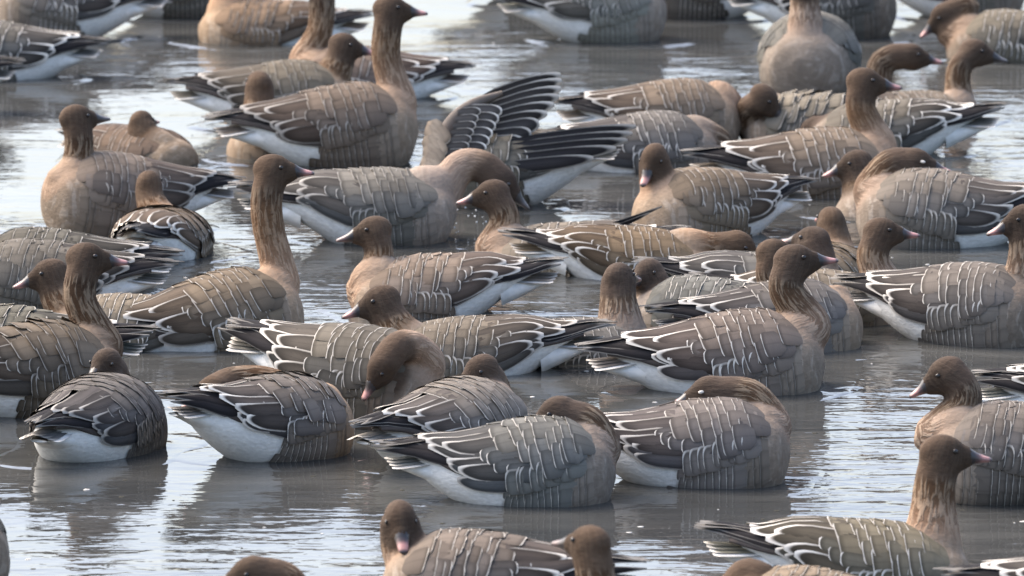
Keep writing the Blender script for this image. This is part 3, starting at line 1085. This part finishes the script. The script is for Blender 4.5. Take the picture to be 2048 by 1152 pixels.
def tube(name, g, pts, radii, mat, fwd, parent):
    ref = g['loc'] - VIEW * (fwd * g['sc'])
    P = [g['Mi'] @ at_depth(x, y, ref) for x, y in pts]
    C, ln = spline(P, 16)
    rr = np.interp(np.linspace(0, 1, 16), np.linspace(0, 1, len(radii)), radii)
    V, Fc = [], []
    n = 10
    T = np.gradient(C, axis=0)
    for i in range(16):
        t = T[i] / np.linalg.norm(T[i])
        u = np.cross(t, (0, 1, 0))
        u /= np.linalg.norm(u)
        v = np.cross(t, u)
        for c in range(n):
            p = 2 * math.pi * c / n
            V.append(C[i] + rr[i] * (u * math.cos(p) + v * math.sin(p) * .7))
    for i in range(15):
        for c in range(n):
            Fc.append((i * n + c, i * n + (c + 1) % n, (i + 1) * n + (c + 1) % n, (i + 1) * n + c))
    Fc.append(tuple(range(n)))
    Fc.append(tuple(15 * n + c for c in reversed(range(n))))
    return link(name, poly_mesh(name, V, Fc, mat), parent)


g = find('opened upwards')
e = g['empty']
ow = tube('wing', g, [(890, 350), (888, 300), (905, 248), (945, 210), (1005, 186)], [.030, .034, .026, .018, .008], M_WINGSKIN, .12, e)
ow['label'] = 'raised wing opened like a fan'
rw = random.Random(4)
# flight feathers of the raised wing
prim = [((940, 214), (1124, 148)), ((943, 224), (1126, 160)), ((946, 234), (1124, 176)), ((948, 244), (1120, 192)), ((948, 255), (1110, 208)), ((946, 266), (1096, 226))]
for k, (a, b) in enumerate(prim):
    pixel_vane(g, 'primary_feather', a, b, 32, .085 + .004 * k, .25, y0=.5, bend=.02, base=(.05, .045, .042), fringe=.6, us=1.0, parent=ow)
sec = [((942, 274), (1080, 246)), ((934, 284), (1064, 266)), ((926, 294), (1050, 284)), ((918, 304), (1036, 302)), ((910, 314), (1024, 318)), ((902, 324), (1010, 334)), ((898, 336), (1000, 350))]
for k, (a, b) in enumerate(sec):
    pixel_vane(g, 'secondary_feather', a, b, 36, .110 + .004 * k, .2, y0=.72, base=(.060, .056, .056), fringe=.7, parent=ow)
for k in range(9):
    f = k / 8
    a = (925 - 36 * f, 222 + 122 * f)
    b = (1005 - 50 * f, 222 + 118 * f)
    pixel_vane(g, 'greater_covert', a, b, 28, .142 + .002 * k, .15, y0=.65, base=(.085, .078, .074), parent=ow)
for k in range(10):
    f = k / 9
    a = (915 - 38 * f, 226 + 124 * f)
    b = (962 - 42 * f, 222 + 124 * f)
    pixel_vane(g, 'covert_feather', a, b, 20, .158 + .002 * k, .15, y0=.6, base=(.095, .085, .078), parent=ow)
# long dark feathers of the half-opened lower wing, reaching right over the white tail
for k, (a, b, w) in enumerate((((1010, 288), (1275, 252), 26), ((1000, 300), (1268, 266), 28), ((995, 312), (1258, 280), 28), ((990, 326), (1235, 296), 30), ((985, 340), (1190, 316), 30))):
    pixel_vane(g, 'tertial_feather', a, b, w, .13 + .008 * k, .35, y0=.5, base=(.040, .037, .038), fringe=.45, parent=ow)
# tan back feathers left of the raised wing
for k in range(20):
    f = k / 19
    a = (868 - 20 * f + rw.uniform(-8, 8), 240 + 95 * f)
    b = (a[0] + 16 + rw.uniform(-6, 8), a[1] + 34)
    pixel_vane(g, 'mantle_feather', a, b, 36, .165 + .001 * k, .1, y0=.6, base=(.40, .30, .21), fringe=.35, us=.7, parent=ow)

g = find('lifted black wing feather')
for k, (a, b) in enumerate((((1165, 468), (1326, 411)), ((1190, 470), (1300, 424)))):
    pixel_vane(g, 'primary_feather', a, b, 11, .05 + .01 * k, .5, y0=.2, bend=-.02, parent=g['wingobj'])

# droplets thrown up under the bowed neck, and specks of down and weed floating on the water
def specks(name, items, mat, label, kind='stuff'):
    V, Fc = [], []
    for p, ax in items:
        v, f = ellipsoid(p, ax, Matrix.Identity(3), 6, 4)
        b = len(V)
        V += v
        Fc += [tuple(i + b for i in q) for q in f]
    o = link(name, poly_mesh(name, V, Fc, mat), None)
    o['kind'] = kind
    o['label'] = label
    return o


rd = random.Random(11)
ref = on_water(960, 470)
items = []
for k in range(24):
    x, y = rd.gauss(955, 30), rd.uniform(415, 478)
    q = at_depth(x, y, ref + Vector((0, rd.uniform(-.1, .1), 0)))
    if q.z > .005:
        r_ = rd.uniform(.001, .0026)
        items.append((q, (r_, r_, r_ * 1.2)))
specks('droplets', items, M_DROP, 'small bright water droplets splashed up under the bowed neck')
items = []
for k in range(300):
    q = on_water(rd.uniform(0, 2048), rd.uniform(60, 1152))
    r_ = rd.choice((.0015, .002, .003, .004))
    items.append((q, (r_ * rd.uniform(1, 2.5), r_, .0015)))
specks('floating_down', items[:130], M_DOWN, 'tiny pale bits of down floating on the water')
specks('floating_weed', items[130:], M_WEED, 'tiny dark bits of weed floating on the water')

# the ring of water each body lifts round itself, with one small wave outside it
V, Fc = [], []
rr_ = random.Random(5)
NB = 72
for g in GEESE:
    me = g['mesh']
    n = len(me.vertices)
    co = np.empty(n * 3, np.float32)
    me.vertices.foreach_get('co', co)
    Mw = np.array(Matrix.LocRotScale(g['loc'], g['rot'], Vector((g['sc'],) * 3)))
    W = co.reshape(-1, 3) @ Mw[:3, :3].T + Mw[:3, 3]
    W = W[np.abs(W[:, 2]) < .011]
    if len(W) < 40:
        continue
    c = (W[:, :2].max(0) + W[:, :2].min(0)) / 2
    d = W[:, :2] - c
    an = ((np.arctan2(d[:, 1], d[:, 0]) / (2 * np.pi) + 1) % 1 * NB).astype(int) % NB
    rad = np.zeros(NB)
    np.maximum.at(rad, an, np.hypot(d[:, 0], d[:, 1]))
    ok = np.nonzero(rad)[0]
    if len(ok) < 20:
        continue
    rad = np.interp(np.arange(NB), np.concatenate([ok - NB, ok, ok + NB]), np.tile(rad[ok], 3))
    rad = np.minimum(rad, np.median(np.stack([np.roll(rad, q) for q in range(-4, 5)]), 0) * 1.06)
    for _ in range(2):
        rad = (np.roll(rad, 1) + 2 * rad + np.roll(rad, -1)) / 4
    p1, p2 = rr_.uniform(0, 6), rr_.uniform(0, 6)
    b = len(V)
    prof = ((-.012, .0026), (.003, .0025), (.010, .0015), (.020, .0007), (.036, .0004), (.052, .0010), (.066, .0017), (.080, .0010), (.096, -.0012))
    for o, h in prof:
        for k in range(NB):
            a = 2 * math.pi * k / NB
            am = .55 + .45 * math.sin(3 * a + p1) * math.sin(5 * a + p2)
            if o > .04:
                am = max(0, math.sin(2 * a + p1) * .7 + math.sin(5 * a + p2) * .4)
            q = rad[k] + o * (1 + .25 * math.sin(4 * a + p2))
            V.append((c[0] + q * math.cos(a), c[1] + q * math.sin(a), h if h < 0 else .0004 + .00006 * (len(V) // (NB * 9)) + (h - .0004) * am))
    for i in range(len(prof) - 1):
        for k in range(NB):
            Fc.append((b + i * NB + k, b + (i + 1) * NB + k, b + (i + 1) * NB + (k + 1) % NB, b + i * NB + (k + 1) % NB))
o = link('ripples', poly_mesh('ripples', V, Fc, M_WATER), None)
o['kind'] = 'structure'
o['label'] = 'small rings of water round the bodies of the geese'
